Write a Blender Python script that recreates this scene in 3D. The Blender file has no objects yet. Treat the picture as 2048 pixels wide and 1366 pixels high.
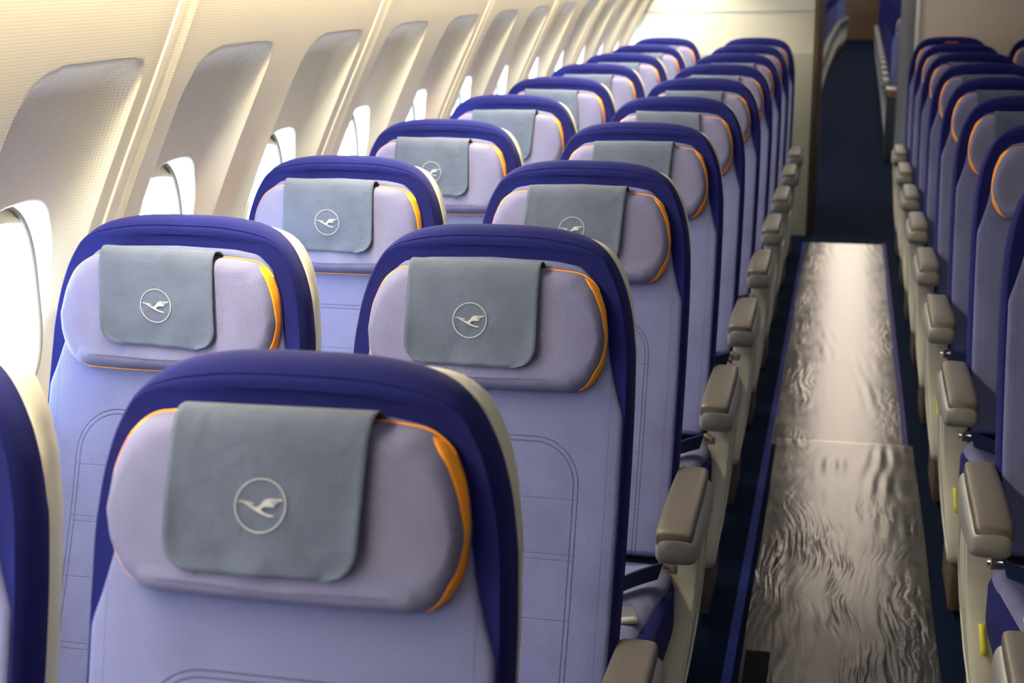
import bpy, math, random
import numpy as np
from mathutils import Matrix, Vector
random.seed(7)
scene = bpy.context.scene
C = scene.collection

# ------------------------------------------------------------------ camera
F_PX, TH, PS, RO = 2871.1, .2531, .2291, -.0092
cam_loc = Vector((0, 0, 1.5997))
fw = Vector((-math.sin(PS)*math.cos(TH), math.cos(PS)*math.cos(TH), -math.sin(TH)))
r0 = Vector((math.cos(PS), math.sin(PS), 0)); u0 = r0.cross(fw)
r2 = r0*math.cos(RO)+u0*math.sin(RO); u2 = -r0*math.sin(RO)+u0*math.cos(RO)
cd = bpy.data.cameras.new('camera'); cam = bpy.data.objects.new('camera', cd); C.objects.link(cam)
M = Matrix((r2, u2, -fw)).transposed().to_4x4(); M.translation = cam_loc
cam.matrix_world = M
cd.sensor_width = 36; cd.lens = F_PX/2048*36; cd.clip_start = .05
cd.dof.use_dof = True; cd.dof.focus_distance = 2.45; cd.dof.aperture_fstop = 6.5
scene.camera = cam

# ------------------------------------------------------------------ world, exposure
scene.view_settings.view_transform = 'Standard'; scene.view_settings.look = 'None'
scene.view_settings.gamma = 1; scene.view_settings.exposure = 0.33
w = bpy.data.worlds.new('world'); scene.world = w; w.use_nodes = True
bg = w.node_tree.nodes['Background']
bg.inputs['Color'].default_value = (.56, .74, 1, 1); bg.inputs['Strength'].default_value = 18.0
try:
    scene.cycles.max_bounces = 8; scene.cycles.diffuse_bounces = 5
    scene.cycles.use_denoising = True; scene.cycles.sample_clamp_indirect = 6
except Exception: pass
NWIN = 19; WPITCH = .567; WC0 = 2.053-5*.567; WX = -1.352; WZ = 1.07; WA = .126; WB = .165
COVE = (1, .88, .62); COVE_S = 58.0          # warm strip lights above the window panels
AISLE = (1, .90, .78); AISLE_S = .5         # aisle ceiling lights
AISLE_R = 1.0

# ------------------------------------------------------------------ materials
def mat(name, col, rough=.6, metal=0, spec=.5, bump=0, bscale=200, coat=0, sheen=0, var=0, vscale=8):
    m = bpy.data.materials.new(name); m.use_nodes = True
    nt = m.node_tree; b = nt.nodes['Principled BSDF']
    b.inputs['Base Color'].default_value = (*col, 1); b.inputs['Roughness'].default_value = rough
    b.inputs['Metallic'].default_value = metal; b.inputs['Specular IOR Level'].default_value = spec
    b.inputs['Coat Weight'].default_value = coat
    if sheen: b.inputs['Sheen Weight'].default_value = sheen
    tc = nt.nodes.new('ShaderNodeTexCoord')
    if bump:
        n = nt.nodes.new('ShaderNodeTexNoise'); n.inputs['Scale'].default_value = bscale
        nt.links.new(tc.outputs['Object'], n.inputs['Vector'])
        bp = nt.nodes.new('ShaderNodeBump'); bp.inputs['Strength'].default_value = bump; bp.inputs['Distance'].default_value = .002
        nt.links.new(n.outputs['Fac'], bp.inputs['Height']); nt.links.new(bp.outputs['Normal'], b.inputs['Normal'])
    if var:
        n = nt.nodes.new('ShaderNodeTexNoise'); n.inputs['Scale'].default_value = vscale; n.inputs['Detail'].default_value = 5
        nt.links.new(tc.outputs['Object'], n.inputs['Vector'])
        mx = nt.nodes.new('ShaderNodeMix'); mx.data_type = 'RGBA'
        mx.inputs[6].default_value = (*[c*(1-var) for c in col], 1); mx.inputs[7].default_value = (*[min(1, c*(1+var)) for c in col], 1)
        nt.links.new(n.outputs['Fac'], mx.inputs[0]); nt.links.new(mx.outputs[2], b.inputs['Base Color'])
    return m

class NT:
    def __init__(s, m): s.nt = m.node_tree; s.b = s.nt.nodes['Principled BSDF']
    def n(s, t, **k):
        x = s.nt.nodes.new(t)
        for a, v in k.items(): setattr(x, a, v)
        return x
    def L(s, a, b): s.nt.links.new(a, b)
    def m(s, op, *a):
        x = s.n('ShaderNodeMath', operation=op)
        for i, v in enumerate(a):
            if isinstance(v, (int, float)): x.inputs[i].default_value = v
            else: s.L(v, x.inputs[i])
        return x.outputs[0]
    def xyz(s):
        tc = s.n('ShaderNodeTexCoord'); sp = s.n('ShaderNodeSeparateXYZ'); s.L(tc.outputs['Object'], sp.inputs[0])
        s.tc = tc.outputs['Object']; return sp.outputs
    def mix(s, f, a, b):
        x = s.n('ShaderNodeMix', data_type='RGBA')
        for i, v in ((6, a), (7, b)):
            if isinstance(v, tuple): x.inputs[i].default_value = (*v, 1)
            else: s.L(v, x.inputs[i])
        s.L(f, x.inputs[0]) if not isinstance(f, float) else setattr(x.inputs[0], 'default_value', f)
        return x.outputs[2]

def fabric(name, light, dark, axes='xz', pitch=(.0050, .0038), stitch=False, thr=.12, sheen=0):
    m = mat(name, light, .9, spec=.2, sheen=sheen); t = NT(m); o = t.xyz(); at = t.n('ShaderNodeAttribute', attribute_name='weave'); sw = t.n('ShaderNodeSeparateXYZ'); t.L(at.outputs['Vector'], sw.inputs[0])
    a = t.m('SINE', t.m('MULTIPLY', sw.outputs[0], 2*math.pi/pitch[0]))
    b = t.m('SINE', t.m('MULTIPLY', sw.outputs[1], 2*math.pi/pitch[1]))
    p = t.m('MULTIPLY', a, b)
    f = t.m('MINIMUM', t.m('MAXIMUM', t.m('MULTIPLY', t.m('SUBTRACT', p, thr), 2.5), 0.0), 1.0)
    col = t.mix(f, light, dark)
    ns = t.n('ShaderNodeTexNoise'); ns.inputs['Scale'].default_value = 9; ns.inputs['Detail'].default_value = 4; t.L(t.tc, ns.inputs['Vector'])
    col = t.mix(t.m('MULTIPLY', t.m('SUBTRACT', ns.outputs['Fac'], .45), .9), col, tuple(c*.72 for c in dark))
    h = t.m('MULTIPLY', f, -.35)
    ns2 = t.n('ShaderNodeTexNoise'); ns2.inputs['Scale'].default_value = 6; t.L(t.tc, ns2.inputs['Vector'])
    h = t.m('ADD', h, t.m('MULTIPLY', ns2.outputs['Fac'], 3.0))
    if stitch:
        qx = t.m('MAXIMUM', t.m('SUBTRACT', t.m('ABSOLUTE', o[0]), .085), 0.0)
        qz = t.m('MAXIMUM', t.m('SUBTRACT', o[2], .84), 0.0)
        d = t.m('SUBTRACT', t.m('SQRT', t.m('ADD', t.m('MULTIPLY', qx, qx), t.m('MULTIPLY', qz, qz))), .07)
        ln = None
        for off in (0, .007):
            e = t.m('SUBTRACT', 1.0, t.m('MINIMUM', t.m('MULTIPLY', t.m('ABSOLUTE', t.m('ADD', d, off)), 1/.0016), 1.0))
            ln = e if ln is None else t.m('MAXIMUM', ln, e)
        inside = t.m('LESS_THAN', d, 0.0)
        for zz in (.823, .745, .737, .655, .560, .552):
            e = t.m('SUBTRACT', 1.0, t.m('MINIMUM', t.m('MULTIPLY', t.m('ABSOLUTE', t.m('SUBTRACT', o[2], zz)), 1/.0012), 1.0))
            ln = t.m('MAXIMUM', ln, t.m('MULTIPLY', t.m('MULTIPLY', e, inside), .6))
        ex = t.m('SUBTRACT', 1.0, t.m('MINIMUM', t.m('MULTIPLY', t.m('ABSOLUTE', t.m('SUBTRACT', t.m('ABSOLUTE', o[0]), .197)), 1/.0015), 1.0))
        ln = t.m('MAXIMUM', ln, t.m('MULTIPLY', ex, .35))
        col = t.mix(t.m('MULTIPLY', ln, .55), col, tuple(c*.35 for c in dark))
        h = t.m('SUBTRACT', h, t.m('MULTIPLY', ln, 1.2))
    bp = t.n('ShaderNodeBump'); bp.inputs['Strength'].default_value = .6; bp.inputs['Distance'].default_value = .0016
    t.L(h, bp.inputs['Height']); t.L(bp.outputs['Normal'], t.b.inputs['Normal']); t.L(col, t.b.inputs['Base Color'])
    return m

LAV_L = (.158, .182, .385); LAV_D = (.060, .050, .105)
M_back = fabric('lavender_weave_back', LAV_L, LAV_D, 'xz', stitch=True)
M_head = fabric('lavender_weave_head', (.192, .200, .365), LAV_D, 'xz')
M_seat = fabric('lavender_weave_cushion', (.185, .195, .37), LAV_D, 'xy')
M_blue = fabric('royal_blue_fabric', (.0055, .0088, .120), (.0033, .0050, .072), 'xz', (.003, .003), sheen=.03)
M_blue.node_tree.nodes['Principled BSDF'].inputs['Sheen Tint'].default_value = (.35, .35, 1, 1)
M_orange = mat('orange_band', (1.0, .36, .015), .6)
M_cloth = None
M_shell = mat('cream_plastic', (.60, .58, .49), .35, bump=.05, bscale=400)
M_arm = mat('taupe_arm_pad', (.092, .080, .073), .45, bump=.12, bscale=600)
M_armp = mat('grey_arm_plastic', (.25, .245, .245), .38, bump=.05, bscale=500)
M_panel = mat('warm_grey_panel', (.55, .54, .49), .4)
M_metal = mat('brushed_steel', (.70, .66, .58), .28, metal=1)
M_bronze = mat('bronze_clip', (.36, .29, .22), .35, metal=.8)
M_dmetal = mat('bronze_bracket', (.20, .15, .12), .4, metal=.6)
M_belt = mat('navy_webbing', (.008, .022, .085), .7, bump=.4, bscale=900)
M_yel = mat('yellow_sticker', (.80, .78, .06), .5)
M_dark = mat('dark_frame', (.02, .02, .025), .6)
M_white = mat('white_window_plastic', (.80, .80, .80), .45)
M_logo = mat('silver_embroidery', (.34, .34, .38), .5)
M_seal = mat('window_seal', (.16, .14, .10), .5)
M_shade = mat('cream_window_shade', (.50, .40, .24), .4)

def cloth_mat():
    m = mat('blue_grey_cloth', (.064, .084, .144), .9, sheen=.1, var=.35, vscale=14); t = NT(m)
    o = t.xyz(); w_ = t.n('ShaderNodeTexNoise'); w_.inputs['Scale'].default_value = 1
    mp = t.n('ShaderNodeMapping'); mp.inputs['Scale'].default_value = (900, 900, 260); t.L(t.tc, mp.inputs['Vector']); t.L(mp.outputs[0], w_.inputs['Vector'])
    n2 = t.n('ShaderNodeTexNoise'); n2.inputs['Scale'].default_value = 22; n2.inputs['Distortion'].default_value = 1; t.L(t.tc, n2.inputs['Vector'])
    bp = t.n('ShaderNodeBump'); bp.inputs['Strength'].default_value = .7; bp.inputs['Distance'].default_value = .004
    t.L(t.m('ADD', t.m('MULTIPLY', w_.outputs['Fac'], .25), t.m('MULTIPLY', n2.outputs['Fac'], 1.3)), bp.inputs['Height']); t.L(bp.outputs['Normal'], t.b.inputs['Normal'])
    return m
M_cloth = cloth_mat()

def wall_mat():
    m = mat('perforated_cream_panel', (.84, .77, .60), .42); t = NT(m); o = t.xyz()
    k = 2*math.pi/.0072
    p = t.m('MULTIPLY', t.m('SINE', t.m('MULTIPLY', t.m('ADD', o[1], o[2]), k*.7071)), t.m('SINE', t.m('MULTIPLY', t.m('SUBTRACT', o[1], o[2]), k*.7071)))
    f = t.m('MINIMUM', t.m('MAXIMUM', t.m('MULTIPLY', t.m('SUBTRACT', p, .35), 3.0), 0.0), 1.0)
    t.L(t.mix(t.m('MULTIPLY', f, .6), (.88, .82, .68), (.54, .46, .36)), t.b.inputs['Base Color'])
    return m
M_wall = wall_mat()
M_wallp = mat('cream_plain_panel', (.80, .75, .64), .45)

def emis(name, col, s):
    m = bpy.data.materials.new(name); m.use_nodes = True; nt = m.node_tree
    b = nt.nodes['Principled BSDF']; b.inputs['Base Color'].default_value = (.8, .8, .8, 1)
    b.inputs['Emission Color'].default_value = (*col, 1); b.inputs['Emission Strength'].default_value = s
    return m
def glass():
    m = bpy.data.materials.new('window_glass'); m.use_nodes = True; nt = m.node_tree; nt.nodes.clear()
    o = nt.nodes.new('ShaderNodeOutputMaterial'); t = nt.nodes.new('ShaderNodeBsdfTransparent'); g = nt.nodes.new('ShaderNodeBsdfGlossy')
    g.inputs['Roughness'].default_value = .03; mx = nt.nodes.new('ShaderNodeMixShader'); mx.inputs[0].default_value = .04
    nt.links.new(t.outputs[0], mx.inputs[1]); nt.links.new(g.outputs[0], mx.inputs[2]); nt.links.new(mx.outputs[0], o.inputs[0])
    return m
M_glass = glass()

# ------------------------------------------------------------------ mesh helpers
def obj(name, V, Fc, m, parent=None, smooth=True):
    me = bpy.data.meshes.new(name); me.from_pydata([tuple(v) for v in V], [], Fc); me.update()
    if smooth:
        me.polygons.foreach_set('use_smooth', [True]*len(me.polygons))
    me.materials.append(m)
    o = bpy.data.objects.new(name, me); C.objects.link(o)
    if parent: o.parent = parent
    return o
def sharp(o, deg=35):
    me = o.data
    import bmesh
    bm = bmesh.new(); bm.from_mesh(me); bmesh.ops.recalc_face_normals(bm, faces=bm.faces)
    for e in bm.edges:
        if len(e.link_faces) == 2 and e.calc_face_angle(0) > math.radians(deg): e.smooth = False
    bm.to_mesh(me); bm.free(); return o
def tag(o, label=None, cat=None, group=None, kind=None):
    if label: o['label'] = label
    if cat: o['category'] = cat
    if group: o['group'] = group
    if kind: o['kind'] = kind
    return o
def empty(name, loc=(0, 0, 0)):
    o = bpy.data.objects.new(name, None); C.objects.link(o); o.location = loc; o.empty_display_size = .1; return o
def copy_tree(o, parent=None):
    c = o.copy(); C.objects.link(c)
    if parent: c.parent = parent
    for ch in list(o.children): copy_tree(ch, c)
    return c
def dims_box(x0, x1, y0, y1, z0, z1):
    V = [(x, y, z) for x in (x0, x1) for y in (y0, y1) for z in (z0, z1)]
    return V, [(0, 1, 3, 2), (4, 6, 7, 5), (0, 4, 5, 1), (2, 3, 7, 6), (0, 2, 6, 4), (1, 5, 7, 3)]
def box(name, x0, x1, y0, y1, z0, z1, m, parent=None, bev=0):
    V, Fc = dims_box(x0, x1, y0, y1, z0, z1)
    o = obj(name, V, Fc, m, parent, smooth=False)
    if bev:
        import bmesh
        bm = bmesh.new(); bm.from_mesh(o.data)
        bmesh.ops.bevel(bm, geom=bm.edges[:], offset=bev, segments=3, affect='EDGES', profile=.5)
        for f in bm.faces: f.smooth = True
        bm.to_mesh(o.data); bm.free(); sharp(o, 40)
    return o

def inset(P, d, side=None):
    P = np.array(P, float); N = len(P); nxt = np.roll(P, -1, 0); prv = np.roll(P, 1, 0)
    t = nxt-prv; t /= np.linalg.norm(t, axis=1)[:, None]+1e-12
    nrm = np.stack([-t[:, 1], t[:, 0]], 1)
    area = np.sum(P[:, 0]*nxt[:, 1]-nxt[:, 0]*P[:, 1])
    if area < 0: nrm = -nrm
    if side is not None:
        a_, b_ = side[:2] if isinstance(side, tuple) else (side, 1)
        c_ = side[2] if isinstance(side, tuple) and len(side) > 2 else 0
        d = d*(a_+(b_-a_)*np.clip(np.abs(nrm[:, 0:1])*1.25, 0, 1)**2+c_*np.abs(2*nrm[:, 0:1]*nrm[:, 1:2]))
    return P+nrm*d
def resample(P, step):
    out = []; P = [np.array(p, float) for p in P]
    for a, b in zip(P[:-1], P[1:]):
        n = max(1, int(round(np.linalg.norm(b-a)/step)))
        for i in range(n): out.append(a+(b-a)*i/n)
    out.append(P[-1]); return np.array(out)
def smooth_open(P, it):
    P = P.copy()
    for _ in range(it): P[1:-1] = (P[:-2]+2*P[1:-1]+P[2:])/4
    return P
def sym_outline(right, step=.008, it=4):
    """right: (x,s) points from the bottom centre line outwards and up to the top centre (x=0). Returns a mirrored closed outline."""
    R = smooth_open(resample(right, step), it)
    R[0][0] = 0; R[-1][0] = 0
    L = R[1:-1][::-1].copy(); L[:, 0] *= -1
    return np.vstack([R, L])          # index 0 bottom centre, n top centre
def slab(name, out, rings, mapf, m, parent=None, bulge=0, K=10, back_cap=True, sh=50, side=None):
    """rings: (inset, n). The last ring is capped in strips across x with a bulge."""
    N = len(out); V = []; Fc = []; W = []
    RP = [inset(out, d, side) for d, n in rings]
    nr = inset(out, 0)-inset(out, 1.0)          # outward unit normals
    arc = [np.zeros(N)]
    for j in range(len(rings)-2, -1, -1):
        arc.insert(0, arc[0]+np.hypot(np.linalg.norm(RP[j]-RP[j+1], axis=1), rings[j+1][1]-rings[j][1]))
    for j, (d, n) in enumerate(rings):
        for i, p in enumerate(RP[j]):
            V.append(mapf(p[0], p[1], n)); W.append((RP[-1][i][0]+nr[i][0]*arc[j][i], RP[-1][i][1]+nr[i][1]*arc[j][i], 0))
    for j in range(len(rings)-1):
        for i in range(N):
            a = j*N+i; b = j*N+(i+1) % N; Fc.append((a, b, b+N, a+N))
    def cap(base, d, n, bl, flip):
        P = inset(out, d, side); h = N//2       # right indices 0..h, mirror of i is N-i
        rows = []
        for i in range(1, h):
            j = N-i; row = [base+i]
            for k in range(1, K):
                u = k/K; p = P[i]*(1-u)+P[j]*u
                ew = min(1, min(i, h-i)/6)
                V.append(mapf(p[0], p[1], n+bl*(1-(2*u-1)**2)*ew)); W.append((p[0], p[1], 0)); row.append(len(V)-1)
            row.append(base+j); rows.append(row)
        for a, b in zip(rows[:-1], rows[1:]):
            for k in range(K): Fc.append((a[k], a[k+1], b[k+1], b[k]) if not flip else (a[k], b[k], b[k+1], a[k+1]))
        Fc.append(tuple([base+0]+rows[0])); Fc.append(tuple([base+h]+rows[-1][::-1]))
    cap((len(rings)-1)*N, rings[-1][0], rings[-1][1], bulge, False)
    if back_cap: cap(0, rings[0][0], rings[0][1], 0, True)
    o = obj(name, V, Fc, m, parent)
    at = o.data.attributes.new('weave', 'FLOAT_VECTOR', 'POINT'); at.data.foreach_set('vector', np.array(W, 'f').ravel())
    return sharp(o, sh)

# ------------------------------------------------------------------ seat: backrest curve
ss = np.linspace(-.05, .9, 400); dyds = np.where(ss > 0, -(.197+.352*ss), -.197)
dzds = -np.sqrt(1-dyds**2)
i0 = np.argmin(abs(ss)); cy = np.cumsum(dyds)*(ss[1]-ss[0]); cz = np.cumsum(dzds)*(ss[1]-ss[0])
cy -= cy[i0]; cz -= cz[i0]; cz += 1.22
def bmap(x, s, n):
    y = np.interp(s, ss, cy); z = np.interp(s, ss, cz); ty = np.interp(s, ss, dyds); tz = -math.sqrt(1-ty*ty)
    return (x, y+n*tz, z-n*ty)
SB = .80
out_back = sym_outline([(0, SB), (.10, SB), (.19, SB), (.208, SB-.006), (.219, SB-.02), (.224, .70), (.2262, .5), (.2265, .35), (.226, .27), (.2235, .19),
                        (.215, .13), (.202, .085), (.182, .047), (.157, .022), (.125, .009), (.08, .002), (.04, 0), (0, 0)], .008, 5)
out_shell = out_back.copy(); out_shell[:, 1] = .006+out_shell[:, 1]*(SB-.02)/SB
_t = np.roll(out_shell, -1, 0)-np.roll(out_shell, 1, 0); _t /= np.linalg.norm(_t, axis=1)[:, None]
out_shell_plain = inset(out_shell, .004); _w = np.abs(2*_t[:, 0]*_t[:, 1])*(out_shell[:, 1] < .3)*.0115-.004
out_shell = inset(out_shell, -_w[:, None])
out_panel = sym_outline([(0, SB+.004), (.10, SB+.004), (.205, SB+.004), (.215, SB-.008), (.2165, .6), (.2168, .42), (.2160, .288), (.205, .255), (.192, .208), (.181, .14), (.165, .085), (.14, .062), (.10, .055), (0, .052)], .008, 1)
HS = (.5, .32, .55)
out_head = sym_outline([(0, .257), (.08, .257), (.150, .255), (.170, .240), (.184, .212), (.1885, .17), (.182, .125), (.168, .090), (.145, .073), (.10, .069), (0, .067)], .007, 3)

def tube(name, pts, r, m, parent, closed=False, seg=8):
    pts = [Vector(p) for p in pts]; V = []; Fc = []; N = len(pts)
    for i, p in enumerate(pts):
        a = pts[(i-1) % N] if closed or i > 0 else p; b = pts[(i+1) % N] if closed or i < N-1 else p
        t = (b-a).normalized(); up = Vector((0, 0, 1)) if abs(t.z) < .9 else Vector((1, 0, 0))
        e1 = t.cross(up).normalized(); e2 = t.cross(e1)
        for k in range(seg):
            q = 2*math.pi*k/seg; V.append(p+e1*r*math.cos(q)+e2*r*math.sin(q))
    for i in range(N if closed else N-1):
        for k in range(seg):
            a = i*seg+k; b = i*seg+(k+1) % seg; c = ((i+1) % N)*seg
            Fc.append((a, b, c+(k+1) % seg, c+k))
    if not closed:
        Fc.append(tuple(range(seg))); Fc.append(tuple(range((N-1)*seg, N*seg)))
    return obj(name, V, Fc, m, parent)
def ribbon(name, pts, width, thick, m, parent):
    """pts: list of (point, side vector)"""
    V = []; Fc = []
    for i, (p, sd) in enumerate(pts):
        p = Vector(p); sd = Vector(sd).normalized()
        a = Vector(pts[max(0, i-1)][0]); b = Vector(pts[min(len(pts)-1, i+1)][0]); n = sd.cross((b-a).normalized())
        for q, r in ((-1, -1), (1, -1), (1, 1), (-1, 1)): V.append(p+sd*q*width/2+n*r*thick/2)
    for i in range(len(pts)-1):
        for k in range(4): a = i*4+k; b = i*4+(k+1) % 4; Fc.append((a, b, b+4, a+4))
    Fc.append((0, 1, 2, 3)); e = (len(pts)-1)*4; Fc.append((e+3, e+2, e+1, e))
    return sharp(obj(name, V, Fc, m, parent), 40)
def extrude_profile(name, prof, x0, x1, m, parent=None, bev=0, lean=None, rnd=0):
    """prof: closed list of (y,z); extruded along x with rounded rims. lean(z) gives an x shift."""
    P = np.array(prof, float); N = len(P); V = []; Fc = []
    levels = [(x0, bev), (x0+(x1-x0)*0+np.sign(x1-x0)*bev*.3, bev*.3), (x0+np.sign(x1-x0)*bev, 0), (x1-np.sign(x1-x0)*bev, 0), (x1-np.sign(x1-x0)*bev*.3, bev*.3), (x1, bev)] if bev else [(x0, 0), (x1, 0)]
    for x, d in levels:
        for p in inset(P, d):
            V.append((x+(lean(p[1]) if lean else 0), p[0], p[1]))
    for j in range(len(levels)-1):
        for i in range(N): a = j*N+i; b = j*N+(i+1) % N; Fc.append((a, b, b+N, a+N))
    Fc.append(tuple(range(N))); Fc.append(tuple(range((len(levels)-1)*N, len(levels)*N))[::-1])
    return sharp(obj(name, V, Fc, m, parent), 32)
def closed_smooth(P, step, it):
    R = resample(list(P)+[P[0]], step)[:-1]
    for _ in range(it): R = (np.roll(R, 1, 0)+2*R+np.roll(R, -1, 0))/4
    return R
def bez(P, n=40):
    P = [np.array(p, float) for p in P]; out = []
    for i in range(len(P)-1):
        p0 = P[max(0, i-1)]; p1 = P[i]; p2 = P[i+1]; p3 = P[min(len(P)-1, i+2)]
        for k in range(n):
            t = k/n; out.append(.5*((2*p1)+(-p0+p2)*t+(2*p0-5*p1+4*p2-p3)*t*t+(-p0+3*p1-3*p2+p3)*t**3))
    out.append(P[-1]); return out

def build_seat(side, aisle, stickers=False):
    """side: +1/-1, where the armrest (and the end panel of an aisle seat) sits."""
    root = empty('airline_seat')
    slab('backrest', out_back, [(.006, -.052), (0, -.044), (0, -.030), (.002, -.016), (.006, -.006), (.012, .001), (.0185, .0050), (.020, .0037), (.0215, .0062), (.027, .0074), (.034, .0066)], bmap, M_blue, root, bulge=-.004, side=(1, .3))
    root.children[0]['label'] = 'royal blue fabric border'
    pn = slab('backrest_panel', out_panel, [(0, -.004), (0, .008), (.002, .0125), (.008, .0145)], bmap, M_back, root, bulge=.0, K=14)
    pn['label'] = 'lavender woven centre panel with stitched seams'
    slab('back_shell', out_shell if not (side < 0 or stickers == 'plain') else out_shell_plain, [(.05, -.108), (.028, -.106), (.010, -.098), (.002, -.085), (0, -.070), (0, -.046), (.003, -.043)], bmap, M_shell, root)['label'] = 'cream plastic shell'
    hr = slab('headrest', out_head, [(.006, .0), (0, .012), (.0012, .024), (.004, .034), (.0085, .042), (.014, .0475), (.021, .0515), (.028, .0538), (.035, .0548)], bmap, M_head, root, bulge=.003, K=14, side=HS)
    O = inset(out_head, -.0006)
    Nh = len(O); hh = Nh//2
    top_i = [i for i in range(Nh) if O[i][1] < .10]; bot_i = list(range(hh+hh-22, Nh))+list(range(0, 22))
    tube('piping', [bmap(O[i][0], O[i][1], .0175) for i in top_i], .0013, M_orange, hr, False, 6)['label'] = 'orange piping'
    if not aisle: tube('piping', [bmap(O[i % Nh][0], O[i % Nh][1], .0160) for i in bot_i], .0010, M_orange, hr, False, 6)['label'] = 'orange piping'
    # orange side bands
    N = len(out_head); h = N//2
    Lh0 = [i for i in range(h) if out_head[i][0] > .147 or out_head[i][1] < .2 and out_head[i][0] > .15]
    for sg in (1, -1):
        Lh = Lh0
        V = []; Fc = []; n = len(Lh)
        for q, i in enumerate(Lh):
            i2 = i if sg > 0 else (N-i) % N
            u = q/(n-1)
            wd = (.9-.38*math.exp(-((u-.45)/.16)**2))*min(1, (u/.22))**.8*min(1, (1-u)/.10)**.6
            for k in range(6):
                t = .48+wd*(k/5-.5)
                # along the chamfer from (0,.012) to (.010,.039)
                dd = -.0004+.0085*t*t; nn = .013+.029*t+.0003
                p = inset(out_head, dd, HS)[i2]; V.append(bmap(p[0], p[1], nn))
        for q in range(n-1):
            for k in range(5): a = q*6+k; Fc.append((a, a+1, a+7, a+6))
        o = obj('side_band', V, Fc, M_orange, hr); o['label'] = 'orange band'
        md = o.modifiers.new('solid', 'SOLIDIFY'); md.thickness = .0008; md.offset = 0
    # cushion
    oc = sym_outline([(0, .735), (.12, .735), (.19, .728), (.222, .70), (.234, .65), (.238, .5), (.240, .36), (.236, .285), (.215, .25), (0, .25)], .012, 2)
    def cmap(x, s, n): return (x, -s, .40+n+.02*((s-.25)/.48))
    slab('seat_base', oc, [(.012, -.075), (0, -.06), (0, .01), (.004, .022), (.014, .032), (.03, .036)], cmap, M_blue, root)['label'] = 'royal blue cushion side'
    oc2 = oc.copy(); oc2[:, 0] = oc2[:, 0]*np.clip(.99-.14*(oc2[:, 1]-.25)/.48, .84, .99); oc2[:, 1] = .25+(oc2[:, 1]-.25)*.985
    slab('seat_cushion', oc2, [(0, .012), (0, .03), (.006, .040), (.018, .048), (.035, .052)], cmap, M_seat, root, bulge=-.010, K=14)['label'] = 'lavender cushion top'
    # frame and legs
    box('seat_frame', -.22, .22, -.68, -.24, .29, .335, M_dark, root, .008)
    for yy in (-.62, -.27):
        extrude_profile('leg', [(yy-.02, .29), (yy+.02, .29), (yy+.05, .0), (yy+.0, .0)], -side*.05-.015, -side*.05+.015, M_armp, root, .003)
    # belt
    S = side
    st = bez([(S*.218, -.388, .478), (S*.18, -.425, .476), (S*.13, -.475, .470), (S*.05, -.53, .462), (-S*.03, -.55, .457), (-S*.10, -.55, .455)], 6)
    rb = ribbon('seat_belt', [(p+np.array([0, 0, .010]), (S*.26, -.36, .90)) for p in st], .047, .003, M_belt, root); rb['label'] = 'navy lap belt'
    bk = []
    V, Fc = [], []
    prof = closed_smooth([(-.029, 0), (-.033, .006), (-.026, .014), (.02, .017), (.031, .012), (.031, 0)], .004, 1)
    b = extrude_profile('buckle', [(p[0], p[1]) for p in prof], -.036, .036, M_metal, rb, .003); b['label'] = 'silver buckle'
    b.location = (S*.160, -.560, .462); b.rotation_euler = (0, 0, S*.35)
    cl = extrude_profile('anchor_clip', [(-.016, -.006), (-.012, .010), (.010, .018), (.022, .010), (.016, -.010)], -.006, .006, M_bronze, rb, .002)
    cl.location = (S*.234, -.372, .486); cl.rotation_euler = (0, 0, S*1.1); cl['label'] = 'steel clip'
    pin = tube('clip_pin', [(S*.222, -.374, .492), (S*.250, -.374, .492)], .006, M_metal, rb)
    pts2 = bez([(-S*.232, -.345, .485), (-S*.18, -.42, .470), (-S*.15, -.52, .462), (-S*.16, -.60, .460)], 5)
    ribbon('belt_strap', [(p, (1, .2, 0)) for p in pts2], .046, .003, M_belt, rb)
    # armrest
    if aisle: xa0, xa1 = S*.221, S*.299
    else: xa0, xa1 = S*.234, S*.286
    sx = 1 if xa1 > xa0 else -1; xm = (xa0+xa1)/2; hw = abs(xa1-xa0)/2
    arm = empty('armrest'); arm.parent = root
    def loft(name, stations, m, par, xo=0):
        """stations: (y, zc, halfw, halfh); superellipse sections"""
        V = []; Fc = []; K = 28
        for (y, zc, a, bh) in stations:
            for k in range(K):
                q = 2*math.pi*k/K; c, s_ = math.cos(q), math.sin(q); e = .5
                V.append((xm-S*xo+a*np.sign(c)*abs(c)**e, y, zc+bh*np.sign(s_)*abs(s_)**e))
        for j in range(len(stations)-1):
            for k in range(K): Fc.append((j*K+k, j*K+(k+1) % K, (j+1)*K+(k+1) % K, (j+1)*K+k))
        Fc.append(tuple(range(K))); Fc.append(tuple(range((len(stations)-1)*K, len(stations)*K))[::-1])
        return sharp(obj(name, V, Fc, m, par), 60)
    y0, y1 = -.515, -.17
    pad = []; shl = []
    for u, wv in ((0, .86), (.012, .95), (.035, 1), (.2, 1), (.5, 1), (.8, .97), (.96, .93), (1, .88)):
        y = y0+(y1-y0)*u; drop = .006*max(0, (.12-u)/.12)**2
        pad.append((y, .610-drop*1.5, hw*wv*.87, .0165*min(1, wv*1.02)))
    for u, wv, zb in ((0, .72, .574), (.012, .86, .563), (.035, .95, .554), (.08, 1, .549), (.2, 1.02, .545), (.45, 1.03, .533), (.7, 1.02, .520), (1, .95, .515)):
        y = y0-.003+(y1-y0)*u; zt = .603
        shl.append((y, (zb+zt)/2, hw*wv, (zt-zb)/2))
    loft('arm_pad', pad, M_arm, arm, .004)['label'] = 'taupe soft pad'
    loft('arm_body', shl, M_armp, arm)['label'] = 'light grey plastic body'
    ps = tube('pivot', [(xm-.02, -.20, .575), (xm+.02, -.20, .575)], .03, M_armp, arm, seg=16)
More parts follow.
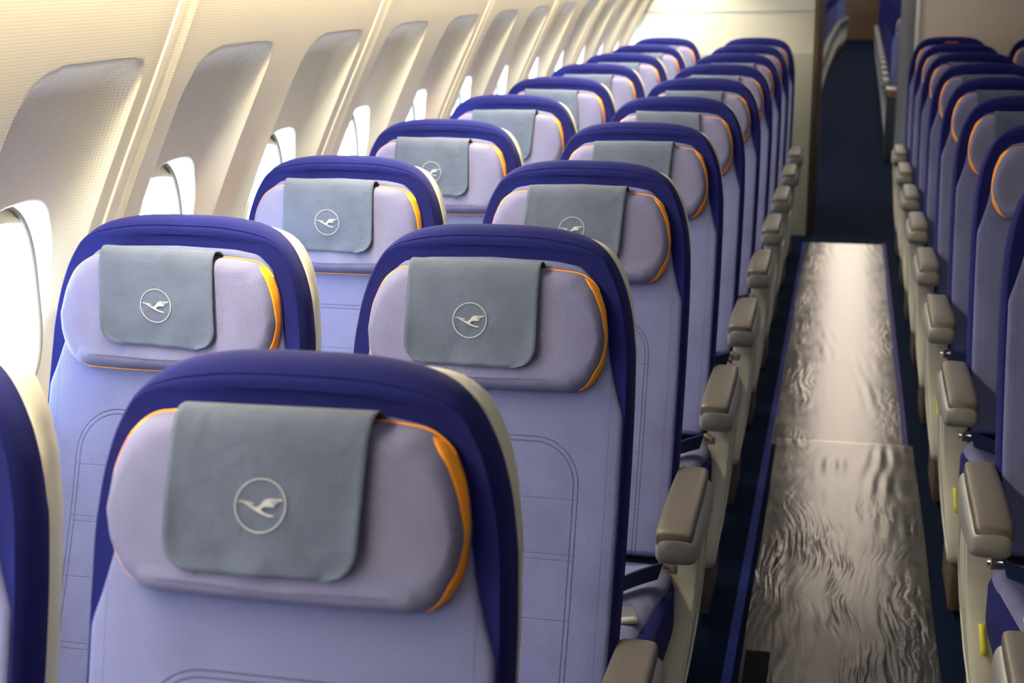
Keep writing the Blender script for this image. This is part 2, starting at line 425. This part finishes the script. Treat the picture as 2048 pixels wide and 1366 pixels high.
    if aisle:
        front = [(-.325, .572), (-.285, .52), (-.268, .46), (-.270, .40), (-.292, .34), (-.335, .275), (-.372, .215), (-.385, .17), (-.365, .145)]
        rear = [(-.26, .15), (-.13, .18), (-.06, .25), (-.045, .33), (-.08, .43), (-.13, .50), (-.16, .572)]
        prof = closed_smooth(front+rear, .012, 2)
        lean = lambda z: -S*.035*max(0, (.56-z)/.42)**1.4
        ep = extrude_profile('end_panel', prof, S*.225, S*.284, M_panel, root, .006, lean); ep['label'] = 'cream plastic end panel under the armrest'
        # raised rim on the aisle face
        rim = inset(prof, .010)
        tube('panel_rim', [(S*.284+lean(p[1]), p[0], p[1]) for p in rim], .0035, M_panel, ep, True, 8)
        box('floor_bracket', *sorted((S*.215, S*.245)), -.36, -.10, .02, .16, M_dmetal, root, .006)['label'] = 'bronze floor bracket'
        if stickers:
            yc = [(-.300, .330), (-.311, .312), (-.322, .294), (-.334, .277)]
            V = []; Fc = []
            for i, (y, z) in enumerate(yc):
                for xx in (S*.253, S*.265): V.append((xx+lean(z), y-.012, z+.004)); 
            for i in range(3): Fc.append((i*2, i*2+1, i*2+3, i*2+2))
            o = obj('sticker', V, Fc, M_yel, ep); o['label'] = 'yellow sticker strip'
            md = o.modifiers.new('solid', 'SOLIDIFY'); md.thickness = .0015
    return root

# ------------------------------------------------------------------ headrest cloth with emblem
cloth_path = [(.068, .008), (.060, .020), (.0565, .034), (.059, .048), (.068, .0575), (.082, .0625), (.10, .0645), (.13, .066), (.16, .067), (.19, .0665), (.222, .065)]
def cpt(t):  # t = arc position 0..1 -> (s,n)
    P = np.array(cloth_path); d = np.r_[0, np.cumsum(np.linalg.norm(np.diff(P, axis=0), axis=1))]; d /= d[-1]
    return np.interp(t, d, P[:, 0]), np.interp(t, d, P[:, 1])
BIRD = [[(250, 682), (300, 672), (360, 690), (440, 735), (510, 765), (545, 758), (590, 715), (630, 655), (665, 632), (720, 628), (905, 625), (885, 655), (760, 650), (715, 672), (840, 668), (820, 690), (700, 700), (800, 712), (780, 745), (690, 745), (640, 750), (600, 775), (590, 805), (670, 848), (790, 868), (785, 886), (720, 890), (640, 868), (540, 825), (450, 775), (370, 728), (300, 690), (255, 700)],
        [(360, 680), (420, 690), (485, 712), (480, 726), (425, 712)]]
def earclip(poly):
    from mathutils.geometry import tessellate_polygon
    return tessellate_polygon([[Vector((p[0], p[1], 0)) for p in poly]])
def build_cloth(x0, x1, send, skew, seed, logo=True):
    rs = random.Random(seed); NU, NV = 34, 40; V = []; Fc = []
    ph = rs.random()*6; rr = .032
    wv = lambda u, t: (.0019*math.sin(u*7+ph+t*3)+.0016*math.sin(t*9+ph*2+u*4)+.0008*math.sin(u*17+t*11+ph))*max(0, t-.35)*1.5
    def P(u, t):
        s, n = cpt(t); s = s+(send-.222)*max(0, t-.3)/.7
        # rounded lower corners
        x = x0+(x1-x0)*u; xx = x
        ds = send-s
        if ds < rr:
            k = rr-math.sqrt(max(0, rr*rr-(rr-ds)**2)); xx = x0+k+(x1-x0-2*k)*u
        lift = .005*max(0, (u-.88)/.12)**2*t+.003*max(0, (.06-u)/.06)*t
        xx += skew*(s-.06)
        return bmap(xx, s+.004*skew*10*(u-.5), n+wv(u, t)+lift-.0005*abs(xx)*0)
    for j in range(NV+1):
        for i in range(NU+1): V.append(P(i/NU, (j/NV)))
    for j in range(NV):
        for i in range(NU): a = j*(NU+1)+i; Fc.append((a, a+1, a+NU+2, a+NU+1))
    o = obj('headrest_cloth', V, Fc, M_cloth)
    md = o.modifiers.new('solid', 'SOLIDIFY'); md.thickness = .0016; md.offset = 1
    if logo:
        cx, cs, R = (x0+x1)/2-.0005, .152, .0275
        V = []; Fc = []
        def Q(a, b):   # emblem plane coords (-1..1), y up
            x = cx+a*R; s = cs-b*R; u = (x-x0)/(x1-x0); best = None
            lo, hi = 0, 1
            for _ in range(24):
                md_ = (lo+hi)/2; sc, _n = cpt(md_); sc = sc+(send-.222)*max(0, md_-.3)/.7
                # the path first rises over the top: search the hanging part only
                if md_ < .25 or sc < s: lo = md_
                else: hi = md_
            t = (lo+hi)/2; p = Vector(P(u, t)); nrm = Vector((0, -.96, .27)); return p+nrm*.0020
        K = 72
        for k in range(K):
            q = 2*math.pi*k/K
            for r in (1.0, .955): V.append(Q(r*math.cos(q)*.97, r*math.sin(q)*1.0))
        for k in range(K): a = 2*k; b = 2*((k+1) % K); Fc.append((a, b, b+1, a+1))
        for poly in BIRD:
            base = len(V); pl = [((p[0]-580)/392, -(p[1]-735)/400) for p in poly]
            for p in pl: V.append(Q(*p))
            for tri in earclip(pl): Fc.append(tuple(base+i for i in tri))
        e = obj('crane_emblem', V, Fc, M_logo, o, smooth=False); e['label'] = 'flying bird in a ring, silver'
        md = e.modifiers.new('solid', 'SOLIDIFY'); md.thickness = .0005; md.offset = 0
    return o

# ------------------------------------------------------------------ seats in place
PITCH = .79; Y1 = 1.346; SHIFT = .147
ORD = ['nearest', 'second', 'third', 'fourth', 'fifth', 'sixth', 'seventh', 'eighth', 'ninth', 'farthest']
pA = build_seat(1, True); pB = build_seat(1, False); pC = build_seat(-1, True, True); pD = build_seat(1, False, 'plain')
cloths = [build_cloth(-.118, .087, .222, 0, 1), build_cloth(-.112, .084, .218, .10, 2), build_cloth(-.105, .098, .224, -.06, 3), build_cloth(-.110, .088, .214, .05, 5)]
def upright(o, a):
    h = Vector((0, -.27, .46)); T = Matrix.Translation(h+Vector((0, 0, -.006))) @ Matrix.Rotation(a, 4, 'X') @ Matrix.Translation(-h); U = Matrix.Translation((0, .003, .010))
    if o.type == 'EMPTY':
        for ch in o.children:
            if ch.name.split('.')[0] in ('backrest', 'backrest_panel', 'back_shell', 'headrest'): ch.matrix_local = U @ T if ch.name.startswith('headrest') else T
    else:
        o.matrix_local = Matrix.Translation(o.location) @ U @ T
used = {}
def place(proto, x, y, key):
    o = copy_tree(proto); o.location = (x, y, 0); return o
def cloth_on(k, x, y, label, group, dy=0):
    c = cloths[k]; o = copy_tree(c)
    o.location = (x, y, 0); o.rotation_euler = (0, 0, 0)
    tag(o, label, 'headrest cloth', group); return o
cz_order = {('a', 0): 2, ('a', 1): 0, ('w', 1): 1, ('w', 2): 3, ('a', 2): 2}
protos = [pA, pB, pC, pD]
for i in range(10):
    y = Y1+i*PITCH; rn = ORD[i]+' row'
    a = place(pA, -.524, y, 'A'); tag(a, f'lavender and blue airline seat at left of the aisle, {rn}', 'airline seat', 'aisle seats of the left pairs')
    b = place(pB, -1.05, y, 'B'); tag(b, f'lavender and blue airline seat by the windows, {rn}', 'airline seat', 'window seats of the left pairs')
    cloth_on(cz_order.get(('a', i), (i*3+1) % 4), -.524, y, f'grey-blue cloth on the headrest left of the aisle, {rn}', 'headrest cloths')
    cloth_on(cz_order.get(('w', i), (i*3+2) % 4), -1.05, y, f'grey-blue cloth on the headrest by the windows, {rn}', 'headrest cloths')
    if i >= 1:
        c = place(pC, .553, y+SHIFT, 'C'); tag(c, f'grey and blue airline seat at right of the aisle, {rn}', 'airline seat', 'aisle seats of the centre block')
        if i == 9:
            q = ribbon('orange_tag', [(bmap(-.035+.07*k/6, .034, .006), (0, .1, 1)) for k in range(7)], .012, .001, mat('red_orange_tag', (.6, .09, .02)), c); q['label'] = 'red-orange tag'
        if i < 9 and i > 1: cloth_on((i*3) % 4, .553, y+SHIFT, f'grey cloth on the headrest right of the aisle, {rn}', 'headrest cloths')
    if i >= 1:
        d = place(pD, 1.073, y+SHIFT, 'D'); tag(d, f'airline seat one place in from the right aisle seat, {rn}', 'airline seat', 'inner seats of the centre block')
# far cabin seats along the shifting aisle
fy = np.array([12, 16.3, 22, 28, 33]); fl = np.array([-.25, -.285, -.27, -.20, .02]); fr = np.array([.27, .31, .35, .39, .42])
for k in range(22):
    y = 13.6+k*.83
    x = float(np.interp(y, fy, fl))-.29
    o = copy_tree(pA); o.location = (x, y, 0)
    tag(o, 'small blurred airline seat left of the aisle in the cabin beyond the partition', 'airline seat', 'far cabin seats left of the aisle')
    if k < 16:
        o = copy_tree(pC); o.location = (float(np.interp(y, fy, fr))+.30, y+.25, 0)
        tag(o, 'small blurred airline seat right of the aisle in the cabin beyond the partition', 'airline seat', 'far cabin seats right of the aisle')

for row1 in [o for o in C.objects if o.parent is None and abs(o.location.y-Y1) < .01 and o.location.x < -.3]: upright(row1, .058)
for p in protos+cloths:      # the pattern pieces themselves are not part of the cabin
    for q in [p]+list(p.children_recursive): bpy.data.objects.remove(q)
# ------------------------------------------------------------------ cabin side wall with pockets and windows
zt = np.array([-.05, 0, .3, .6, .9, 1.0, 1.1, 1.2, 1.3, 1.4, 1.5, 1.6, 1.75, 1.8])
xt = np.array([-1.43, -1.43, -1.425, -1.41, -1.372, -1.35, -1.315, -1.272, -1.226, -1.178, -1.132, -1.088, -1.02, -1.0])
zi = np.linspace(-.05, 1.8, 371); xi = np.interp(zi, zt, xt); ker = np.ones(21)/21; xi[12:-12] = np.convolve(xi, ker, 'same')[12:-12]
def xf(z): return float(np.interp(z, zi, xi))
def xp(z): return float(np.interp(z, [.75, .95, 1.1, 1.2, 1.3, 1.42, 1.5], [-1.385, -1.350, -1.330, -1.306, -1.268, -1.218, -1.185]))
PF, PA_, PT = -.175, .205, 1.462     # pocket limits relative to the window centre
def pocket(yr, z):
    # rounded corners, larger on the fore top corner
    r = .045 if yr > .0 else .10
    dy = min(yr-PF, PA_-yr); dz = PT-z
    if dy <= 0 or dz <= 0: return 0
    if dy < r and dz < r:
        e = r-math.hypot(r-dy, r-dz)
        if e <= 0: return 0
    else: e = min(dy, dz)
    wy = .055+.05*min(1, max(0, (PT-z)/.35)); wz = .05
    gy = min(1, (min(dy, e) if (dy < r and dz < r) else dy)/wy); gz = min(1, dz/wz)
    if dy < r and dz < r: gy = min(gy, min(1, e/(.028+(wy-.028)*min(1, dz/r))))
    g = (1-(1-gy)**2)*(1-(1-gz)**2.2)
    return g
def wall_x(yr, z):
    a = xf(z); p = min(a, xp(z)); return a+(p-a)*pocket(yr, z)*min(1, max(0, (z-.72)/.15))
def panel_mesh():
    K, R = 260, 120; z0, z1 = .60, 1.70; hp = WPITCH/2; V = []; Fc = []
    ang = []
    # angles dense and including the corners
    per = [(hp, WZ)] ; border = []
    pts = [(-hp, z0), (hp, z0), (hp, z1), (-hp, z1)]
    L = 2*(2*hp)+2*(z1-z0); step = L/K
    for a, b in zip(pts, pts[1:]+pts[:1]):
        n = int(round(math.dist(a, b)/step))
        for i in range(n): border.append((a[0]+(b[0]-a[0])*i/n, a[1]+(b[1]-a[1])*i/n))
    K = len(border)
    for (by, bz) in border:
        q = math.atan2((bz-WZ)/WB, (by)/WA); c, s = math.cos(q), math.sin(q); e = 3.0
        k = (abs(c)**e+abs(s)**e)**(-1/e); ey, ez = WA*k*c, WZ+WB*k*s
        dl = math.hypot(by-ey, bz-ez); ux, uz = (by-ey)/dl, (bz-ez)/dl
        for j in range(R+1):
            if j <= 18:
                d = .036*(j/18)**1.0
                xs_ = wall_x(ey+ux*.014, ez+uz*.014)
                u = j/18; X = WX+(xs_-WX)*math.sqrt(max(0, 1-(1-u)**2)) if j < 18 else xs_
                d = .008*(1-math.cos(u*math.pi/2))+.006*u
                V.append((X, ey+ux*d, ez+uz*d))
            else:
                d = .014+(dl-.014)*(j-18)/(R-18); y, z = ey+ux*d, ez+uz*d
                V.append((wall_x(y, z), y, z))
    for i in range(K):
        for j in range(R): a = i*(R+1)+j; b = ((i+1) % K)*(R+1)+j; Fc.append((a, b, b+1, a+1))
    return V, Fc
V, Fc = panel_mesh()
wp = obj('wall_left', V, Fc, M_wall); tag(wp, kind='structure')
def winring(d=0, n=96):
    out = []
    for k in range(n):
        q = 2*math.pi*k/n; c, s = math.cos(q), math.sin(q); kk = (abs(c)**3+abs(s)**3)**(-1/3)
        out.append(((WA+d)*kk*c, WZ+(WB+d)*kk*s))
    return out
def build_window():
    V = []; Fc = []; n = 96
    prof = [(.010, WX-.002), (.004, WX+.004), (.001, WX+.006), (-.002, WX+.005), (-.004, WX+.001), (-.004, WX-.020), (.012, WX-.025)]
    for d, X in prof:
        for p in winring(d): V.append((X, p[0], p[1]))
    for j in range(len(prof)-1):
        for i in range(n): a = j*n+i; b = j*n+(i+1) % n; Fc.append((a, b, b+n, a+n))
    w_ = obj('window_1', V, Fc, M_seal); tag(w_, kind='structure')
    r = winring(.004); V = [(WX-.018, p[0], p[1]) for p in r]+[(WX-.022, p[0], p[1]) for p in r]
    Fc = [tuple(range(n)), tuple(range(2*n-1, n-1, -1))]+[(i, (i+1) % n, n+(i+1) % n, n+i) for i in range(n)]
    obj('pane', V, Fc, M_glass, w_, smooth=False)
    # pulled-up shade: its rounded lower lip shows at the top of the opening
    V = []; Fc = []; K = 24
    prof = [(WX-.012, WZ+WB+.004), (WX-.004, WZ+WB+.004), (WX-.004, WZ+WB-.026), (WX, WZ+WB-.031), (WX-.002, WZ+WB-.037), (WX-.012, WZ+WB-.036)]
    ks = [-.112+.224*i/K for i in range(K+1)]
    for X, z in prof:
        for y in ks: V.append((X, y, z-.008+.012*(1-(y/.112)**2)))
    for j in range(len(prof)):
        for i in range(K): a = j*(K+1)+i; b = ((j+1) % len(prof))*(K+1)+i; Fc.append((a, a+1, b+1, b))
    obj('shade', V, Fc, M_shade, w_)
    return w_
w1 = build_window()
strip_V, strip_F = [], []
zs = np.linspace(.60, 1.70, 90)
for z in zs:
    a = xf(z)
    for yy, o_ in ((-.036, -.001), (-.034, .004), (-.029, .0045), (-.026, .0008), (.026, .0008), (.029, .0045), (.034, .004), (.036, -.001)):
        strip_V.append((a+o_, yy, z))
for j in range(len(zs)-1):
    for k in range(7): a = j*8+k; strip_F.append((a, a+1, a+9, a+8))
tr = obj('trim_1', strip_V, strip_F, M_wall); tag(tr, kind='structure')
ntr = 1
for i in range(NWIN):
    yc = WC0+i*WPITCH
    a = wp if i == 0 else wp.copy(); b = w1 if i == 0 else copy_tree(w1)
    if i: C.objects.link(a); b.name = f'window_{i+1}'
    a.location.y = yc; b.location.y = yc
    if i % 2 == 1:
        t = tr if ntr == 1 else tr.copy()
        if ntr > 1: C.objects.link(t); t.name = f'trim_{ntr}'
        t.location.y = yc+WPITCH/2; ntr += 1
    # daylight portal outside the opening (sampling aid for the sky light)
    ld = bpy.data.lights.new('window_portal', 'AREA'); ld.shape = 'RECTANGLE'; ld.size = .38; ld.size_y = .31
    ld.cycles.is_portal = True
    lo = bpy.data.objects.new('window_portal', ld); C.objects.link(lo); lo.location = (-1.45, yc, WZ)
    lo.rotation_euler = (0, -math.pi/2, 0)
for o in [o for o in C.objects if o.name.startswith('window_') and o.type == 'MESH' and o.parent is None and o.location.y < -.1]:  # shade panels added out of view to block daylight from windows behind the camera
    box('added_daylight_block', WX-.013, WX-.008, -.116, .116, WZ-WB+.004, WZ+WB-.02, M_shade, o)
YA = WC0-WPITCH/2; YB = WC0+(NWIN-.5)*WPITCH
print('wall y', YA, YB)
# lower wall and upper wall
def strip_wall(name, prof, y0, y1, m, kind='structure'):
    V = []; Fc = []
    for x, z in prof: V += [(x, y0, z), (x, y1, z)]
    for i in range(len(prof)-1): Fc.append((2*i, 2*i+1, 2*i+3, 2*i+2))
    o = obj(name, V, Fc, m); sharp(o, 30); tag(o, kind=kind); return o
strip_wall('wall_left_dado', [(xf(z), z) for z in np.linspace(0, .60, 14)], YA, 8.92, M_wallp)
strip_wall('wall_left_upper', [(xf(1.70), 1.70), (-1.03, 1.725), (-1.03, 1.80)], YA, 8.92, M_wallp)
M_emc = emis('cove_light', COVE, COVE_S)
strip_wall('trim_90', [(-1.03, 1.80), (-.93, 1.80)], YA, 8.9, M_emc)
strip_wall('ceiling_bin_left', [(-.93, 1.80), (-.93, 1.735), (-.50, 1.73), (-.40, 1.80), (-.36, 1.95), (-.40, 2.12), (-.40, 2.16)], YA, 8.92, M_wallp)
strip_wall('ceiling', [(-.40, 2.16), (-.2, 2.24), (.1, 2.26), (.4, 2.24), (.60, 2.16)], YA, 34, mat('grey_ceiling_panel', (.42, .40, .37), .6))
strip_wall('ceiling_bin_centre', [(.60, 2.16), (.55, 1.95), (.60, 1.80), (.75, 1.74), (1.6, 1.76), (2.5, 1.74), (2.7, 1.95), (2.7, 2.3)], YA, 8.92, M_wallp)
strip_wall('ceiling_right', [(2.7, 2.2), (3.6, 2.2), (3.8, 1.6), (4.0, 1.0), (4.0, 0)], YA, 8.92, M_wallp)
M_ema = emis('aisle_light', AISLE, AISLE_S)
V, Fc = dims_box(-.20, .40, -1.0, 8.55, 2.225, 2.235)
lt = obj('ceiling_light', V, Fc, M_ema, smooth=False)
tag(lt, 'long ceiling light strip over the aisle', 'ceiling light')
V, Fc = dims_box(-.20, .40, 8.6, 33, 2.225, 2.235)
lt = obj('ceiling_light', V, Fc, emis('far_light', AISLE, 2.5), smooth=False)
tag(lt, 'long ceiling light strip over the aisle of the far cabin', 'ceiling light')
# end wall behind the camera
o = box('wall_back', -1.6, 4.1, YA-.04, YA, 0, 2.4, M_wallp); tag(o, kind='structure')

# ------------------------------------------------------------------ floor
def carpet():
    m = mat('navy_carpet', (.006, .012, .035), 1, spec=.1, bump=.6, bscale=500); t = NT(m)
    n = t.n('ShaderNodeTexNoise'); n.inputs['Scale'].default_value = 60; n.inputs['Detail'].default_value = 3
    o = t.xyz(); t.L(t.tc, n.inputs['Vector']); t.L(t.mix(n.outputs['Fac'], (.002, .007, .024), (.004, .012, .040)), t.b.inputs['Base Color']); return m
M_carpet = carpet()
o = box('floor', -1.6, 4.1, YA, 36, -.05, 0, M_carpet); tag(o, kind='structure')
def film_mat():
    m = bpy.data.materials.new('clear_floor_film'); m.use_nodes = True; nt = m.node_tree; nt.nodes.clear()
    N_ = nt.nodes.new; L = nt.links.new
    out = N_('ShaderNodeOutputMaterial'); tr_ = N_('ShaderNodeBsdfTransparent'); tr_.inputs[0].default_value = (.9, .9, .92, 1)
    g = N_('ShaderNodeBsdfGlossy'); g.inputs['Roughness'].default_value = .20; g.inputs[0].default_value = (1, .93, .87, 1)
    df = N_('ShaderNodeBsdfDiffuse'); df.inputs[0].default_value = (.42, .40, .40, 1)
    m0 = N_('ShaderNodeMixShader'); m0.inputs[0].default_value = .06; L(tr_.outputs[0], m0.inputs[1]); L(df.outputs[0], m0.inputs[2])
    fr = N_('ShaderNodeFresnel'); fr.inputs[0].default_value = 1.62
    mx = N_('ShaderNodeMixShader'); L(m0.outputs[0], mx.inputs[1]); L(g.outputs[0], mx.inputs[2]); L(mx.outputs[0], out.inputs[0])
    class Q(NT):
        def __init__(q): q.nt = nt
    t = Q(); o = t.xyz()
    def noise(sx, sy, det=2, off=0.0):
        mp = t.n('ShaderNodeMapping'); mp.inputs['Scale'].default_value = (sx, sy, 1); mp.inputs['Location'].default_value = (off, off, 0); L(t.tc, mp.inputs[0])
        n = t.n('ShaderNodeTexNoise'); n.inputs['Scale'].default_value = 1; n.inputs['Detail'].default_value = det; L(mp.outputs[0], n.inputs['Vector']); return n.outputs['Fac']
    xw = t.m('ADD', o[0], t.m('MULTIPLY', noise(3, 2.2, 2), .16))
    xw = t.m('ADD', xw, t.m('MULTIPLY', noise(30, 14, 2, 5.0), .006))
    cb = t.n('ShaderNodeCombineXYZ'); L(t.m('MULTIPLY', xw, 62.0), cb.inputs[0]); L(t.m('MULTIPLY', o[1], 5.5), cb.inputs[1])
    rn = t.n('ShaderNodeTexNoise'); rn.inputs['Scale'].default_value = 1; rn.inputs['Detail'].default_value = 1.5; L(cb.outputs[0], rn.inputs['Vector'])
    ridge = t.m('MULTIPLY', t.m('SUBTRACT', rn.outputs['Fac'], .5), 5.0)
    clamp = lambda v: t.m('MINIMUM', t.m('MAXIMUM', v, 0.0), 1.0)
    near = clamp(t.m('MULTIPLY', t.m('SUBTRACT', 4.5, o[1]), 1.4))
    patch = clamp(t.m('MULTIPLY', t.m('SUBTRACT', noise(7, 1.7, 2, 2.0), .46), 6.0))
    edge = clamp(t.m('MULTIPLY', t.m('SUBTRACT', t.m('ABSOLUTE', t.m('SUBTRACT', o[0], .05)), .07), 9.0))
    msk = t.m('MAXIMUM', t.m('MULTIPLY', near, t.m('ADD', .15, t.m('MULTIPLY', patch, .85))), t.m('MULTIPLY', edge, t.m('MULTIPLY', patch, .35)))
    scuff = clamp(t.m('MULTIPLY', t.m('SUBTRACT', t.m('ADD', t.m('MULTIPLY', noise(20, 7, 5, 4.0), .6), t.m('MULTIPLY', noise(5, 1.3, 3, 7.0), .5)), .50), 7.0))
    scuff = t.m('MULTIPLY', scuff, clamp(t.m('ADD', t.m('MULTIPLY', edge, 1.0), t.m('MULTIPLY', near, .35))))
    L(t.m('MULTIPLY', fr.outputs[0], t.m('SUBTRACT', 1.0, t.m('MULTIPLY', scuff, .42))), mx.inputs[0])
    h = t.m('MULTIPLY', t.m('MULTIPLY', ridge, msk), .55)
    mott = t.m('MULTIPLY', t.m('MULTIPLY', noise(55, 38, 4, 9.0), t.m('ADD', .12, t.m('MULTIPLY', edge, t.m('ADD', .3, patch)))), .7)
    h = t.m('ADD', h, mott)
    bp = t.n('ShaderNodeBump'); bp.inputs['Strength'].default_value = 1.0; bp.inputs['Distance'].default_value = .0013; L(h, bp.inputs['Height'])
    L(bp.outputs[0], g.inputs['Normal']); L(bp.outputs[0], fr.inputs['Normal'])
    return m
M_film = film_mat()
def film(name, x0, x1, y0, y1, z, amp, seed, label, nx, ny, narrow=0):
    rs = np.random.RandomState(seed); V = []; Fc = []
    pr = [(rs.uniform(30, 95), rs.uniform(-14, 14), rs.uniform(0, 6), rs.uniform(1.0, 4.0)) for _ in range(9)]
    for j in range(ny+1):
        y = y0+(y1-y0)*j/ny
        for i in range(nx+1):
            u = i/nx; x = x0+(x1-x0)*u+(.0015*math.sin(y*5) if i in (0, nx) else 0)
            h = 0
            for kx, ky, ph, q in pr: h += math.sin(kx*x+ky*y+ph+1.3*math.sin(q*y+ph)+1.2*math.sin(6*x+ph))
            env = .25+.75*max(0, math.sin(y*1.9+2*x+seed))**2
            ed = min(1, min(u, 1-u)*12)
            V.append((x, y, z+.0015+amp*env*ed*(h/3)**2*.10))
    for j in range(ny):
        for i in range(nx): a = j*(nx+1)+i; Fc.append((a, a+1, a+nx+2, a+nx+1))
    o = obj(name, V, Fc, M_film); tag(o, label, 'floor film'); return o
film('floor_film', -.203, .240, 4.80, 8.66, .002, .0022, 3, 'clear wrinkled plastic film over the aisle carpet, farther narrower sheet', 60, 420)
film('floor_film', -.183, .275, .3, 4.87, .0035, .0035, 5, 'clear wrinkled plastic film over the aisle carpet, nearer wider sheet', 90, 640)
M_tape = mat('blue_tape', (.018, .034, .24), .7, spec=.15, var=.25, vscale=30)
M_tape2 = mat('violet_tape', (.055, .05, .19), .7, spec=.15, var=.25, vscale=30)
o = box('floor_tape', -.222, -.199, .3, 8.66, .0, .003, M_tape); tag(o, 'long blue tape strip along the left edge of the floor film', 'tape')
o = box('floor_tape', .236, .260, 4.875, 8.70, .0, .003, M_tape2); tag(o, 'violet-blue tape strip along the right edge of the far floor film', 'tape')
o = box('floor_mat', -.175, -.118, 2.6, 3.20, .009, .013, mat('black_ribbed_mat', (.008, .008, .010), .9, spec=.1), None, .002); tag(o, 'small dark ribbed mat corner lying on the film at the bottom of the photo', 'mat')

# ------------------------------------------------------------------ partition between the cabins
M_bulk = mat('cream_partition', (.56, .56, .53), .35)
M_bulk2 = mat('grey_green_partition', (.38, .40, .37), .4)
M_bulkr = mat('beige_partition', (.64, .56, .50), .4)
M_brown = mat('dark_brown_curtain_edge', (.06, .04, .03), .5)
M_wood = mat('brown_wood_panel', (.16, .085, .04), .4, var=.3, vscale=3)
M_line = mat('blue_grey_line', (.30, .36, .42), .4)
M_wt = mat('white_edge_trim', (.72, .74, .80), .4)
o = box('wall_front_left', -1.5, -.215, 8.92, 8.96, 1.10, 2.3, M_bulk); tag(o, kind='structure')
o = box('wall_front_left_lower', -1.5, -.215, 8.915, 8.96, 0, 1.10, M_bulk2); tag(o, kind='structure')
o = box('trim_91', -1.3, -.216, 8.915, 8.93, 1.342, 1.352, M_line); tag(o, kind='structure')
o = box('wall_front_jamb', -.215, -.178, 8.90, 10.2, 0, 2.3, M_brown, None, .006); tag(o, kind='structure')
o = box('wall_front_right', .385, 4.0, 8.92, 8.96, 0, 2.3, M_bulkr); tag(o, kind='structure')
o = box('trim_92', .367, .386, 8.90, 8.97, 0, 2.3, M_wt); tag(o, kind='structure')
M_gal = mat('taupe_galley_wall', (.125, .088, .066), .5)
o = box('wall_galley', .372, .42, 8.97, 11.85, 0, 2.3, M_gal); tag(o, kind='structure')
# far cabin shell
o = box('wall_far_left', -1.75, -1.7, 8.96, 34, 0, 2.4, M_wallp); tag(o, kind='structure')
o = box('wall_far_right', 2.4, 2.45, 8.96, 34, 0, 2.4, M_gal); tag(o, kind='structure')
o = box('wall_far_end', -1.75, 2.45, 34, 34.05, 0, 2.4, M_wood); tag(o, kind='structure')
strip_wall('ceiling_far_left', [(-1.7, 1.7), (-.6, 1.75), (-.40, 1.9), (-.40, 2.16)], 8.96, 34, M_wallp)
strip_wall('ceiling_far_right', [(.60, 2.16), (.62, 1.85), (.8, 1.7), (2.4, 1.7)], 8.96, 34, M_wallp)
# service cart parked at the far cabin's first row
ct = empty('cart', (.42, 12.65, 0)); tag(ct, 'narrow dark service unit at the right of the far doorway', 'cart')
box('cart_body', -.10, .2, 0, .3, 0, .52, M_dark, ct, .01)
box('cart_top', -.11, .21, -.01, .31, .52, .60, M_wood, ct, .01)
